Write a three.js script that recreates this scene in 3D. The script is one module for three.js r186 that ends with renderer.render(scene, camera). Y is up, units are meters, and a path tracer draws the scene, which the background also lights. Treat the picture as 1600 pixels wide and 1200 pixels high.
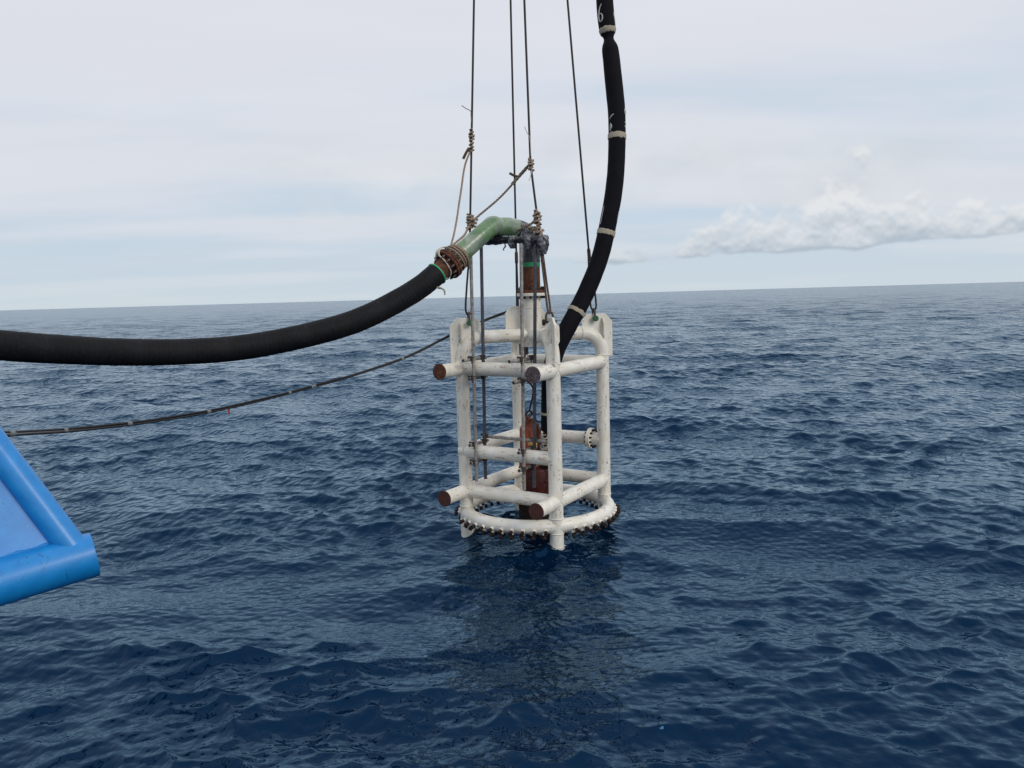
import * as THREE from 'three';
import { mergeGeometries } from 'three/addons/utils/BufferGeometryUtils.js';
import { ImprovedNoise } from 'three/addons/math/ImprovedNoise.js';
import { RoundedBoxGeometry } from 'three/addons/geometries/RoundedBoxGeometry.js';

// ---------------------------------------------------------------- camera, sky, sun, exposure
const scene = new THREE.Scene();
const camera = new THREE.PerspectiveCamera(51.88, 4 / 3, 0.1, 90000);
camera.position.set(0, 3.54, 0);
camera.rotation.set(-0.11097, 0, -0.02816, 'XYZ');   // looking out to sea, a little down, phone rolled 1.6 degrees
scene.add(camera);

const EXPOSURE = 1.0;
const SUN = { intensity: 1.2, color: 0xfff6ea, from: [0.62, 0.52, 0.58], radius: 45 };

const noise = new ImprovedNoise();
const fbm = (x, y, z, n) => { let s = 0, a = 0.5; for (let i = 0; i < n; i++) { s += a * noise.noise(x, y, z); x = x * 2.03 + 17.1; y = y * 2.03 + 5.7; z = z * 2.03 + 9.3; a *= 0.5; } return s; };
const { lerp, clamp, smoothstep } = THREE.MathUtils;
const lin = (r, g, b) => new THREE.Color().setRGB(r / 255, g / 255, b / 255, THREE.SRGBColorSpace).toArray();
const mix3 = (a, b, t) => [lerp(a[0], b[0], t), lerp(a[1], b[1], t), lerp(a[2], b[2], t)];

function makeSky() {
  const W = 4096, H = 2048, data = new Float32Array(W * H * 4);
  const blue = lin(195, 212, 229), veil = lin(221, 224, 233), haze = lin(203, 215, 222), white = lin(231, 233, 235), grey = lin(172, 186, 199);
  for (let row = 0; row < H; row++) {
    const el = ((row + 0.5) / H - 0.5) * Math.PI, eld = el * 180 / Math.PI;
    for (let col = 0; col < W; col++) {
      const o = (row * W + col) * 4;
      let c = haze;
      if (eld > 45 && (row % 4 || col % 4)) { const q = ((row - row % 4) * W + col - col % 4) * 4; data[o] = data[q]; data[o + 1] = data[q + 1]; data[o + 2] = data[q + 2]; data[o + 3] = 1; if (data[q + 3]) continue; }
      if (eld > -1) {
        const a = ((col + 0.5) / W - 0.5) * 2 * Math.PI, cx = Math.cos(a), cz = Math.sin(a), ce = Math.cos(el), x = cx * ce, y = Math.sin(el), z = cz * ce;
        const coarse = eld > 40;
        // high veil of cloud in long soft streaks (looked up on a layer overhead)
        const k = 1 / (Math.max(y, 0) + 0.09), px = x * k, pz = z * k;
        const streak = fbm(px * 0.42 + 3.1, pz * 0.95 - 1.7, 0.4, coarse ? 3 : 5);
        const wisp = fbm(px * 0.16 + 9.2, pz * 0.5 + 4.4, 2.2, 3);
        let cover = clamp(0.54 + 1.25 * streak + 1.2 * wisp + 0.022 * (eld - 8), 0, 1);
        cover = cover * cover * (3 - 2 * cover);
        c = mix3(blue, veil, cover);
        const bright = 1 + 0.05 * fbm(px * 0.9, pz * 2.2, 7.7, 3);
        c = [c[0] * bright, c[1] * bright, c[2] * bright];
        const low = Math.exp(-Math.max(eld, 0) / 4.2);
        c = mix3(c, haze, low * 0.9);
        { // a hazier, softer sheet of broken cloud below the veil
          const azs = Math.atan2(x, -z) * 180 / Math.PI, more = 0.2 * smoothstep(azs, 6, 22) * (1 - smoothstep(azs, 50, 80));
          const sheet = clamp((fbm(cx * 5.1 + 2.2, eld * 0.16, cz * 5.1 + 0.9, 6) + 0.02 + more) * 2.8, 0, 1) * smoothstep(eld, 3.8, 6.2) * (1 - smoothstep(eld, 8.5, 13));
          if (sheet > 0) c = mix3(c, mix3(grey, white, 0.72 + 0.6 * fbm(cx * 9, eld * 0.3, cz * 9 + 2, 4)), sheet * 0.6);
        }
        if (eld < 16) {
          // cumulus banks standing on a flat base a few degrees up
          const az = Math.atan2(x, -z) * 180 / Math.PI;
          const bank = (e) => {
            const base = 2.25 + 0.03 * clamp(az - 10, -40, 24), up = e - base + 0.35 * noise.noise(cx * 18, cz * 18, 8.8);
            if (up < -0.8) return -1;
            const where = clamp(0.5 + 1.5 * noise.noise(cx * 2.2 + 0.6, cz * 2.2 + 3.4, 1.3), 0, 1);
            const here = Math.max(smoothstep(az, 2, 10) * (1 - smoothstep(az, 44, 58)), 0.75 * where * (1 - smoothstep(Math.abs(az), 30, 45) * 0) * (Math.abs(az) > 46 ? 1 : 0));
            const clump = clamp(0.9 + 1.1 * noise.noise(cx * 6.5 + 4.1, cz * 6.5, 5.2) + 0.5 * noise.noise(cx * 15, cz * 15, 2.2), 0.45, 1.2);
            const top = 0.5 + clump * here * (1.5 + 1.8 * (0.5 + 1.1 * noise.noise(cx * 9 + 1.2, cz * 9, 0.3)));
            const puff = fbm(cx * 26, e * 0.46, cz * 26, 5) * 1.5 + 0.35 * Math.abs(fbm(cx * 60, e * 1.1, cz * 60 + 4, 4));
            return (here > 0.01 ? (0.45 + 0.5 * clump) * Math.min(1, here * 1.6) : -0.4) - Math.max(0, up / top - 0.35) * 1.0 + puff - Math.max(0, -up * 2.2 + 0.35) * 1.6;
          };
          const d = bank(eld);
          if (d > 0) {
            const lit = clamp(0.45 + (d - bank(eld + 0.3)) * 1.6, 0, 1), rise = smoothstep(eld, 2.4, 5.2);
            const alpha = smoothstep(d, 0.02, 0.65) * 0.8;
            c = mix3(c, mix3(grey, white, clamp(-0.1 + rise * 0.45 + lit * 0.75 + 0.5 * fbm(cx * 22 + 3, eld * 0.5, cz * 22, 3), 0, 1)), alpha);
          }
        }
      }
      data[o] = c[0]; data[o + 1] = c[1]; data[o + 2] = c[2]; data[o + 3] = 1;
    }
  }
  const t = new THREE.DataTexture(data, W, H, THREE.RGBAFormat, THREE.FloatType);
  t.mapping = THREE.EquirectangularReflectionMapping; t.magFilter = THREE.LinearFilter; t.needsUpdate = true;
  return t;
}
const skyTexture = makeSky();
scene.background = skyTexture;
scene.environment = skyTexture;

const sun = new THREE.DirectionalLight(SUN.color, SUN.intensity);
sun.position.set(0.3 + SUN.from[0] * 30, SUN.from[1] * 30, -11.9 + SUN.from[2] * 30);
sun.target.position.set(0.3, 1, -11.9);
sun.castShadow = true; sun.shadow.radius = SUN.radius; sun.shadow.mapSize.set(2048, 2048);
Object.assign(sun.shadow.camera, { left: -9, right: 9, top: 9, bottom: -9, near: 1, far: 60 });
scene.add(sun, sun.target);

const renderer = new THREE.WebGLRenderer({ antialias: true });
renderer.setSize(1024, 768);
renderer.toneMapping = THREE.LinearToneMapping;
renderer.toneMappingExposure = EXPOSURE;
renderer.shadowMap.enabled = true;

// ---------------------------------------------------------------- helpers
let seed = 20240611;
const rnd = () => { seed = (seed * 1664525 + 1013904223) >>> 0; return seed / 4294967296; };
const V3 = (x, y, z) => new THREE.Vector3(x, y, z);
const taken = new Map();
const numbered = (n) => { const k = taken.get(n) ?? 0; taken.set(n, k + 1); return k ? n + '_' + String(k).padStart(3, '0') : n; };
function thing(name, label, category, at = [0, 0, 0], turn = 0, group) {
  const o = new THREE.Group(); o.name = numbered(name); o.position.set(...at); o.rotation.y = turn;
  o.userData = { label, category }; if (group) o.userData.group = group;
  scene.add(o); return o;
}
function part(name, geometry, material, parent) {
  const g = Array.isArray(geometry) ? mergeGeometries(geometry.map((x) => (x.index ? x.toNonIndexed() : x))) : geometry;
  const m = new THREE.Mesh(g, material); m.name = name; m.castShadow = m.receiveShadow = true; parent.add(m); return m;
}
// a thing whose shapes are written in the place's own metres; its group stands at `at`
const shift = (g, at) => (Array.isArray(g) ? g.map((x) => x.translate(-at[0], -at[1], -at[2])) : g.translate(-at[0], -at[1], -at[2]));
const toV = (p) => (p.isVector3 ? p : V3(...p));

// sweep a round section along points; uv in metres
function sweep(points, radius, { seg = 14, steps = 0, caps = true, straight = false, lump = null, uv0 = [0, 0], closed = false } = {}) {
  const P = points.map(toV), curve = straight ? null : new THREE.CatmullRomCurve3(P, closed, 'centripetal');
  const n = straight ? P.length : (steps || P.length * 6), C = [], T = [];
  if (straight) { for (let i = 0; i < n; i++) { C.push(P[i]); T.push(V3(0, 0, 0).subVectors(P[Math.min(i + 1, n - 1)], P[Math.max(i - 1, 0)]).normalize()); } }
  else for (let i = 0; i <= n; i++) { C.push(curve.getPointAt(i / n)); T.push(curve.getTangentAt(i / n)); }
  let N = Math.abs(T[0].y) < 0.9 ? V3(0, 1, 0) : V3(1, 0, 0);
  N.addScaledVector(T[0], -N.dot(T[0])).normalize();
  const pos = [], uv = [], idx = []; let len = 0; const B = V3(0, 0, 0), q = V3(0, 0, 0);
  const rad = typeof radius === 'function' ? radius : () => radius, m = C.length;
  for (let i = 0; i < m; i++) {
    if (i) { len += C[i].distanceTo(C[i - 1]); N.addScaledVector(T[i], -N.dot(T[i])).normalize(); }
    B.crossVectors(T[i], N);
    for (let j = 0; j <= seg; j++) {
      const a = (j / seg) * Math.PI * 2; let r = rad(i / (m - 1));
      if (lump) r *= lump(len, j === seg ? 0 : a, i / (m - 1));
      q.copy(C[i]).addScaledVector(N, Math.cos(a) * r).addScaledVector(B, Math.sin(a) * r);
      pos.push(q.x, q.y, q.z); uv.push(uv0[0] + (j / seg) * Math.PI * 2 * rad(i / (m - 1)), uv0[1] + len);
    }
  }
  const w = seg + 1;
  for (let i = 0; i < m - 1; i++) for (let j = 0; j < seg; j++) { const a = i * w + j; idx.push(a, a + 1, a + w, a + 1, a + w + 1, a + w); }
  const g = new THREE.BufferGeometry();
  g.setAttribute('position', new THREE.Float32BufferAttribute(pos, 3)); g.setAttribute('uv', new THREE.Float32BufferAttribute(uv, 2)); g.setIndex(idx);
  g.computeVertexNormals();
  { const nn = g.attributes.normal; for (let i = 0; i < m; i++) { const a = i * w, b = a + seg; q.set(nn.getX(a) + nn.getX(b), nn.getY(a) + nn.getY(b), nn.getZ(a) + nn.getZ(b)).normalize(); nn.setXYZ(a, q.x, q.y, q.z); nn.setXYZ(b, q.x, q.y, q.z); } }
  if (!caps || closed) return g;
  const list = [g.toNonIndexed()];
  for (const [i, s] of [[0, -1], [m - 1, 1]]) {
    const r = rad(i / (m - 1)), c = new THREE.CircleGeometry(r, seg), u = c.attributes.uv; for (let k = 0; k < u.count; k++) u.setXY(k, u.getX(k) * 2 * r + uv0[0], u.getY(k) * 2 * r + uv0[1]);
    c.applyQuaternion(new THREE.Quaternion().setFromUnitVectors(V3(0, 0, 1), T[i].clone().multiplyScalar(s))).translate(C[i].x, C[i].y, C[i].z);
    list.push(c.toNonIndexed());
  }
  return mergeGeometries(list);
}
const pipe = (a, b, r, o = {}) => sweep([a, b], r, { straight: true, seg: 20, ...o });
// open-ended hollow tube
function hollow(a, b, r, t = 0.006, seg = 14) {
  const A = toV(a), Bv = toV(b), L = A.distanceTo(Bv), pts = [[r - t, 0], [r, 0], [r, L], [r - t, L], [r - t, 0]].map(([x, y]) => new THREE.Vector2(x, y));
  const flat = []; for (let i = 0; i < 4; i++) { const g = new THREE.LatheGeometry([pts[i], pts[i + 1]], seg); flat.push(g.toNonIndexed()); }
  const g = mergeGeometries(flat);
  const u = g.attributes.uv; for (let i = 0; i < u.count; i++) u.setXY(i, u.getX(i) * 2 * Math.PI * r, u.getY(i) * L);
  return g.applyQuaternion(new THREE.Quaternion().setFromUnitVectors(V3(0, 1, 0), Bv.clone().sub(A).normalize())).translate(A.x, A.y, A.z);
}
// disc/cylinder with chamfered rim, from a along direction d
function disc(a, d, r, h, ch = 0.004, seg = 28) {
  const g = new THREE.LatheGeometry([[0, 0], [r - ch, 0], [r - ch, 0], [r, ch], [r, ch], [r, h - ch], [r, h - ch], [r - ch, h], [r - ch, h], [0, h]].map(([x, y]) => new THREE.Vector2(Math.max(x, 1e-5), y)), seg);
  const u = g.attributes.uv, p = g.attributes.position; for (let i = 0; i < u.count; i++) u.setXY(i, p.getX(i) + 0.3 * p.getY(i), p.getZ(i) + 0.3 * p.getY(i));
  return g.applyQuaternion(new THREE.Quaternion().setFromUnitVectors(V3(0, 1, 0), toV(d).clone().normalize())).translate(...toV(a).toArray());
}
function box(w, h, d, r = 0.004) { return new RoundedBoxGeometry(w, h, d, 1, Math.min(r, w / 2.1, h / 2.1, d / 2.1)); }
function plate(poly, t, bevel = 0.004) {
  const s = new THREE.Shape(poly.map(([x, y]) => new THREE.Vector2(x, y)));
  return new THREE.ExtrudeGeometry(s, { depth: t - 2 * bevel, bevelEnabled: true, bevelThickness: bevel, bevelSize: bevel, bevelOffset: -bevel, bevelSegments: 1, curveSegments: 8 }).translate(0, 0, -t / 2 + bevel);
}
// a hexagon-headed bolt with its nut, through thickness h, along d at a
function bolt(a, d, r, h, over) {
  const g = [new THREE.CylinderGeometry(r, r, over, 6).translate(0, -over / 2, 0), new THREE.CylinderGeometry(r * 0.55, r * 0.55, h + over * 2.6, 8).translate(0, h / 2 + over * 0.3, 0), new THREE.CylinderGeometry(r, r, over, 6).translate(0, h + over / 2, 0)];
  const m = mergeGeometries(g.map((x) => x.toNonIndexed()));
  return m.applyQuaternion(new THREE.Quaternion().setFromUnitVectors(V3(0, 1, 0), toV(d).clone().normalize())).translate(...toV(a).toArray());
}
// three-strand laid rope
function rope(points, R, { pitch = 7, seg = 6, fine = 2.2 } = {}) {
  const curve = new THREE.CatmullRomCurve3(points.map(toV), false, 'centripetal'), L = curve.getLength(), n = Math.max(12, Math.ceil(L / (R * fine)));
  const fr = { C: [], N: [], B: [] }; let N = null;
  for (let i = 0; i <= n; i++) { const c = curve.getPointAt(i / n), t = curve.getTangentAt(i / n); if (!N) N = Math.abs(t.y) < 0.9 ? V3(0, 1, 0) : V3(1, 0, 0); N = N.clone().addScaledVector(t, -N.dot(t)).normalize(); fr.C.push(c); fr.N.push(N); fr.B.push(V3(0, 0, 0).crossVectors(t, N)); }
  const out = [];
  for (let s = 0; s < 3; s++) {
    const pts = []; for (let i = 0; i <= n; i++) { const a = (s * 2 * Math.PI) / 3 + ((i / n) * L * 2 * Math.PI) / (R * pitch); pts.push(fr.C[i].clone().addScaledVector(fr.N[i], Math.cos(a) * R * 0.5).addScaledVector(fr.B[i], Math.sin(a) * R * 0.5)); }
    out.push(sweep(pts, R * 0.54, { straight: true, seg, caps: true }));
  }
  return mergeGeometries(out);
}
// points of an uneven coil round the line a-b
function coil(a, b, r, turns, wob = 0.25, phase = 0) {
  const A = toV(a), Bv = toV(b), d = Bv.clone().sub(A), t = d.clone().normalize(), n = V3(0.3, 0.1, 1).addScaledVector(t, -V3(0.3, 0.1, 1).dot(t)).normalize(), m = V3(0, 0, 0).crossVectors(t, n), pts = [], K = Math.ceil(turns * 9);
  for (let i = 0; i <= K; i++) { const f = i / K, ang = phase + f * turns * 2 * Math.PI, rr = r * (1 + wob * (noise.noise(f * turns * 1.3, phase, a[0] * 7) )); pts.push(A.clone().addScaledVector(d, f + wob * 0.04 * Math.sin(ang * 1.7)).addScaledVector(n, Math.cos(ang) * rr).addScaledVector(m, Math.sin(ang) * rr)); }
  return pts;
}

// ---------------------------------------------------------------- textures and materials
function canvasTexture(w, h, draw, srgb = true) {
  const c = document.createElement('canvas'); c.width = w; c.height = h; draw(c.getContext('2d'), w, h);
  const t = new THREE.CanvasTexture(c); t.wrapS = t.wrapT = THREE.RepeatWrapping; t.magFilter = THREE.LinearFilter; if (srgb) t.colorSpace = THREE.SRGBColorSpace; return t;
}
// tiling noise picture: f(x, y in 0..1, n(freq, seed)) -> [r,g,b] sRGB 0..255
function dataTexture(S, f, srgb = true) {
  const d = new Uint8Array(S * S * 4);
  const tn = (x, y, fr, sd) => { const a = x * 2 * Math.PI, b = y * 2 * Math.PI, r = fr / (2 * Math.PI); return noise.noise(Math.cos(a) * r + sd, Math.sin(a) * r + Math.cos(b) * r * 1.01 + sd * 1.7, Math.sin(b) * r + sd * 0.3); };
  for (let j = 0; j < S; j++) for (let i = 0; i < S; i++) { const c = f(i / S, j / S, tn); d.set([clamp(c[0], 0, 255), clamp(c[1], 0, 255), clamp(c[2], 0, 255), 255], (j * S + i) * 4); }
  const t = new THREE.DataTexture(d, S, S); t.wrapS = t.wrapT = THREE.RepeatWrapping; t.magFilter = THREE.LinearFilter; if (srgb) t.colorSpace = THREE.SRGBColorSpace; t.needsUpdate = true; return t;
}
// white marine paint: faint cream mottling, chips and scratches that show rust
const paintMap = canvasTexture(2048, 2048, (g, W) => {
  const im = g.createImageData(W, W), d = im.data, S = 512, low = new Float32Array(S * S);
  for (let j = 0; j < S; j++) for (let i = 0; i < S; i++) low[j * S + i] = fbm(Math.cos(i / S * 6.2832) * 1.6, Math.sin(i / S * 6.2832) * 1.6 + Math.cos(j / S * 6.2832) * 1.1, Math.sin(j / S * 6.2832) * 1.9 + 4, 5);
  for (let j = 0; j < W; j++) for (let i = 0; i < W; i++) {
    const n = low[(j >> 2) * S + (i >> 2)], o = (j * W + i) * 4, gr = (rnd() - 0.5) * 7;
    d[o] = 231 + n * 18 + gr; d[o + 1] = 227 + n * 24 + gr; d[o + 2] = 215 + n * 36 + gr; d[o + 3] = 255;
  }
  g.putImageData(im, 0, 0);
  const tint = ['rgba(52,34,28,', 'rgba(74,42,32,', 'rgba(38,28,26,', 'rgba(96,58,40,'];
  const chip = (x, y, s) => { g.fillStyle = tint[Math.floor(rnd() * 4)] + (0.55 + rnd() * 0.4) + ')'; g.beginPath(); const k = 5 + Math.floor(rnd() * 4), st = 1 + rnd() * 2.2; for (let i = 0; i < k; i++) { const a = i / k * 6.2832, r = s * (0.45 + rnd() * 0.75); g.lineTo(x + Math.cos(a) * r, y + Math.sin(a) * r * st); } g.fill(); };
  for (let i = 0; i < 240; i++) chip(rnd() * W, rnd() * W, 1.5 + rnd() * rnd() * 9);
  for (let q = 0; q < 30; q++) { const x = rnd() * W, y = rnd() * W; for (let i = 0; i < 10 + rnd() * 14; i++) chip(x + (rnd() - 0.5) * 46, y + (rnd() - 0.5) * 210, 1.5 + rnd() * rnd() * 12); }
  g.lineCap = 'round';
  for (let q = 0; q < 46; q++) { let x = rnd() * W, y = rnd() * W; g.strokeStyle = tint[Math.floor(rnd() * 4)] + (0.35 + rnd() * 0.5) + ')'; g.lineWidth = 1 + rnd() * 3; g.beginPath(); g.moveTo(x, y); const dx = (rnd() - 0.5) * 8, dy = (rnd() < 0.5 ? -1 : 1) * (6 + rnd() * 14); for (let i = 0; i < 7; i++) { x += dx + (rnd() - 0.5) * 7; y += dy; g.lineTo(x, y); } g.stroke(); }
  for (let q = 0; q < 60; q++) { const x = rnd() * W, y = rnd() * W; for (let i = 0; i < 16; i++) { g.fillStyle = 'rgba(146,104,70,' + (0.05 + rnd() * 0.1) + ')'; g.beginPath(); g.ellipse(x + (rnd() - 0.5) * 24, y + rnd() * 130, 3 + rnd() * 7, 8 + rnd() * 28, 0, 0, 6.3); g.fill(); } }
});
paintMap.repeat.set(0.62, 0.62);
const rustMap = dataTexture(512, (x, y, t) => { const a = t(x, y, 7, 1.1) + 0.6 * t(x, y, 19, 5.2) + 0.5 * t(x, y, 47, 2.3), b = t(x, y, 33, 8.8) + 0.5 * t(x, y, 80, 3.3); const k = clamp(0.5 + a * 0.7, 0, 1); return [lerp(62, 122, k) + b * 28, lerp(38, 72, k) + b * 20, lerp(29, 46, k) + b * 14]; });
rustMap.repeat.set(2.6, 2.6);
const greyRustMap = dataTexture(512, (x, y, t) => { const a = t(x, y, 9, 4.1) + 0.7 * t(x, y, 23, 1.2), b = t(x, y, 60, 6.6); const k = clamp(0.5 + a * 0.9, 0, 1); return [lerp(66, 112, k) + b * 30, lerp(52, 104, k) + b * 26, lerp(52, 112, k) + b * 26]; });
greyRustMap.repeat.set(4, 4);
const oxideMap = dataTexture(512, (x, y, t) => { const a = t(x, y, 5, 1.7) + 0.5 * t(x, y, 31, 7.2); return [72 + a * 15, 38 + a * 9, 32 + a * 8]; });
oxideMap.repeat.set(3, 3);
const galvMap = dataTexture(512, (x, y, t) => { const a = t(x, y, 6, 2.9) + 0.8 * t(x, y, 27, 3.4) + 0.5 * t(x, y, 70, 6.1), b = clamp((t(x, y, 12, 9.7) - 0.12) * 3.2, 0, 1) * 0.6; const v = 150 + a * 34; return [lerp(v, 118, b), lerp(v - 3, 92, b), lerp(v - 6, 74, b)]; });
galvMap.repeat.set(1.7, 1.7);
const darkTubeMap = dataTexture(512, (x, y, t) => { const a = t(x, y, 6, 2.2) + 0.7 * t(x, y, 29, 3.9), b = clamp((t(x, y, 15, 4.7) - 0.2) * 3, 0, 1) * 0.5; const v = 78 + a * 20; return [lerp(v, 104, b), lerp(v + 4, 86, b), lerp(v + 14, 78, b)]; });
darkTubeMap.repeat.set(1.7, 1.7);
const greenMap = dataTexture(1024, (x, y, t) => {   // pipe wrapped in green film under clear grey film
  const a = t(x, y, 5, 3.3) + 0.5 * t(x, y, 17, 1.9), sp = 0.5 + 0.5 * Math.sin((y * 34 + x * 2 + a * 0.8) * 6.2832), g = clamp((t(x, y, 4, 8.1) - 0.02) * 5, 0, 1);
  const base = [88 + a * 28 + sp * 7, 122 + a * 24 + sp * 8, 84 + a * 20 + sp * 5];
  return [lerp(base[0], 150 + a * 22, g * 0.62), lerp(base[1], 156 + a * 22, g * 0.62), lerp(base[2], 148 + a * 22, g * 0.62)];
});
greenMap.repeat.set(1.1, 1.1);
const filmMap = dataTexture(512, (x, y, t) => { const a = t(x, y, 9, 2.3) + 0.6 * t(x, y, 26, 7.9), k = clamp((t(x, y, 8, 5.5) + 0.05) * 4, 0, 1); const v = lerp(54, 112, k) + a * 30; return [v, v + 1, v + 6]; });
filmMap.repeat.set(3, 3);
const ropeMap = dataTexture(256, (x, y, t) => { const a = t(x, y, 20, 2.3) + 0.6 * t(x, y, 60, 4.9); return [150 + a * 46, 132 + a * 44, 114 + a * 42]; });
ropeMap.repeat.set(5, 5);
const rubberMap = dataTexture(512, (x, y, t) => { const a = t(x, y, 5, 2.3) + 0.7 * t(x, y, 24, 4.9) + 0.5 * t(x, y, 70, 1.4), s = Math.sin(y * 18 * 6.2832) * 2, sc = clamp((t(x, y, 34, 7.7) + 0.5 * t(x, y, 9, 3.1) - 0.3) * 3, 0, 1) * 9; const v = 19 + a * 8 + s + sc; return [v, v + 0.5, v + 4]; });
rubberMap.repeat.set(1, 1);
const orangeMap = dataTexture(512, (x, y, t) => { const a = t(x, y, 5, 6.3) + 0.6 * t(x, y, 18, 4.4), b = clamp((t(x, y, 11, 2.7) - 0.02) * 4, 0, 1) * 0.7; return [lerp(132 + a * 40, 64, b), lerp(60 + a * 24, 38, b), lerp(36 + a * 16, 30, b)]; });
orangeMap.repeat.set(2, 2);
const blueMap = canvasTexture(768, 768, (g, W) => {   // ship's blue, brushed and rolled, scuffed in use
  const im = g.createImageData(W, W), d = im.data;
  for (let j = 0; j < W; j++) for (let i = 0; i < W; i++) { const a = fbm(Math.cos(i / W * 6.2832) * 2, Math.sin(i / W * 6.2832) * 2 + Math.cos(j / W * 6.2832) * 2, Math.sin(j / W * 6.2832) * 2 + 7, 4), gr = (rnd() - 0.5) * 8, o = (j * W + i) * 4; d[o] = 18 + a * 14 + gr; d[o + 1] = 130 + a * 16 + gr; d[o + 2] = 204 + a * 16 + gr; d[o + 3] = 255; }
  g.putImageData(im, 0, 0); g.lineCap = 'round';
  for (let q = 0; q < 70; q++) { let x = rnd() * W, y = rnd() * W; const dark = rnd() < 0.55; g.strokeStyle = (dark ? 'rgba(14,44,84,' : 'rgba(120,168,205,') + (0.12 + rnd() * 0.4) + ')'; g.lineWidth = 0.8 + rnd() * 2.2; g.beginPath(); g.moveTo(x, y); const dx = (rnd() - 0.5) * 18, dy = (rnd() - 0.5) * 18; for (let i = 0; i < 5; i++) { x += dx + (rnd() - 0.5) * 5; y += dy + (rnd() - 0.5) * 5; g.lineTo(x, y); } g.stroke(); }
  for (let q = 0; q < 500; q++) { g.fillStyle = (rnd() < 0.3 ? 'rgba(60,44,38,' : 'rgba(150,185,210,') + (0.1 + rnd() * 0.35) + ')'; g.beginPath(); g.arc(rnd() * W, rnd() * W, 0.8 + rnd() * rnd() * 4, 0, 6.3); g.fill(); }
});
blueMap.repeat.set(1.1, 1.1);
const orangePeel = dataTexture(512, (x, y, t) => { const v = 128 + 70 * (t(x, y, 60, 1.3) + 0.5 * t(x, y, 24, 3.1)); return [v, v, v]; }, false);
orangePeel.repeat.set(4, 4);
// fabric-covered hose with smeared white paint marks next to each band (u round, v along, metres)
const HOSE_R = 0.127;
const std = (o) => new THREE.MeshStandardMaterial(o), phys = (o) => new THREE.MeshPhysicalMaterial(o);
const M = {
  paint: phys({ map: paintMap, roughness: 0.42, clearcoat: 0.12, clearcoatRoughness: 0.4 }),
  rust: std({ map: rustMap, roughness: 0.9, bumpMap: rustMap, bumpScale: 0.002 }),
  greyRust: std({ map: greyRustMap, roughness: 0.85, bumpMap: greyRustMap, bumpScale: 0.003 }),
  oxide: std({ map: oxideMap, roughness: 0.75 }),
  galv: std({ map: galvMap, roughness: 0.5, metalness: 0.25 }),
  darkTube: std({ map: darkTubeMap, roughness: 0.55, metalness: 0.15 }),
  clamp: std({ color: 0x4a4540, roughness: 0.7, metalness: 0.4 }),
  darkBolt: std({ color: 0x2b211f, roughness: 0.75, metalness: 0.3 }),
  steelBolt: std({ color: 0x5a514b, roughness: 0.5, metalness: 0.6 }),
  plug: std({ color: 0x8f8078, roughness: 0.8, map: oxideMap }),
  green: phys({ map: greenMap, roughness: 0.34, clearcoat: 0.5, clearcoatRoughness: 0.25 }),
  film: phys({ map: filmMap, roughness: 0.36, clearcoat: 0.35, clearcoatRoughness: 0.3 }),
  darkFilm: phys({ color: 0x23242b, roughness: 0.4, clearcoat: 0.3, clearcoatRoughness: 0.35 }),
  greenBand: std({ color: 0x1f8a5c, roughness: 0.55 }),
  mintTape: std({ color: 0x3fae7c, roughness: 0.5 }),
  rope: std({ map: ropeMap, roughness: 0.95 }),
  paleRope: std({ color: 0xc9bfb2, roughness: 0.95 }),
  wire: std({ color: 0x3a3738, roughness: 0.6, metalness: 0.5 }),
  wireRusty: std({ color: 0x5b4a40, roughness: 0.8, metalness: 0.3 }),
  sleeve: std({ color: 0x55443c, roughness: 0.7, metalness: 0.35 }),
  shackle: std({ color: 0x57524c, roughness: 0.65, metalness: 0.5 }),
  pinGreen: std({ color: 0x1f5a37, roughness: 0.55 }),
  rubber: phys({ map: rubberMap, roughness: 0.7, specularIntensity: 0.45, bumpMap: rubberMap, bumpScale: 0.004 }),
  bandTape: std({ color: 0xa89e8c, roughness: 0.85 }),
  orange: std({ map: orangeMap, roughness: 0.55 }),
  redOxide: std({ map: orangeMap, color: 0x8a5048, roughness: 0.6 }),
  strainer: std({ map: greyRustMap, color: 0x7d746c, roughness: 0.85 }),
  cable: std({ color: 0x1b1c20, roughness: 0.55 }),
  cableTape: std({ color: 0x767a7a, roughness: 0.6 }),
  blue: phys({ map: blueMap, roughness: 0.42, bumpMap: orangePeel, bumpScale: 0.0006, clearcoat: 0.28, clearcoatRoughness: 0.2 }),
  foam: std({ color: 0xdfe6e6, roughness: 0.9 }),
};

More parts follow.
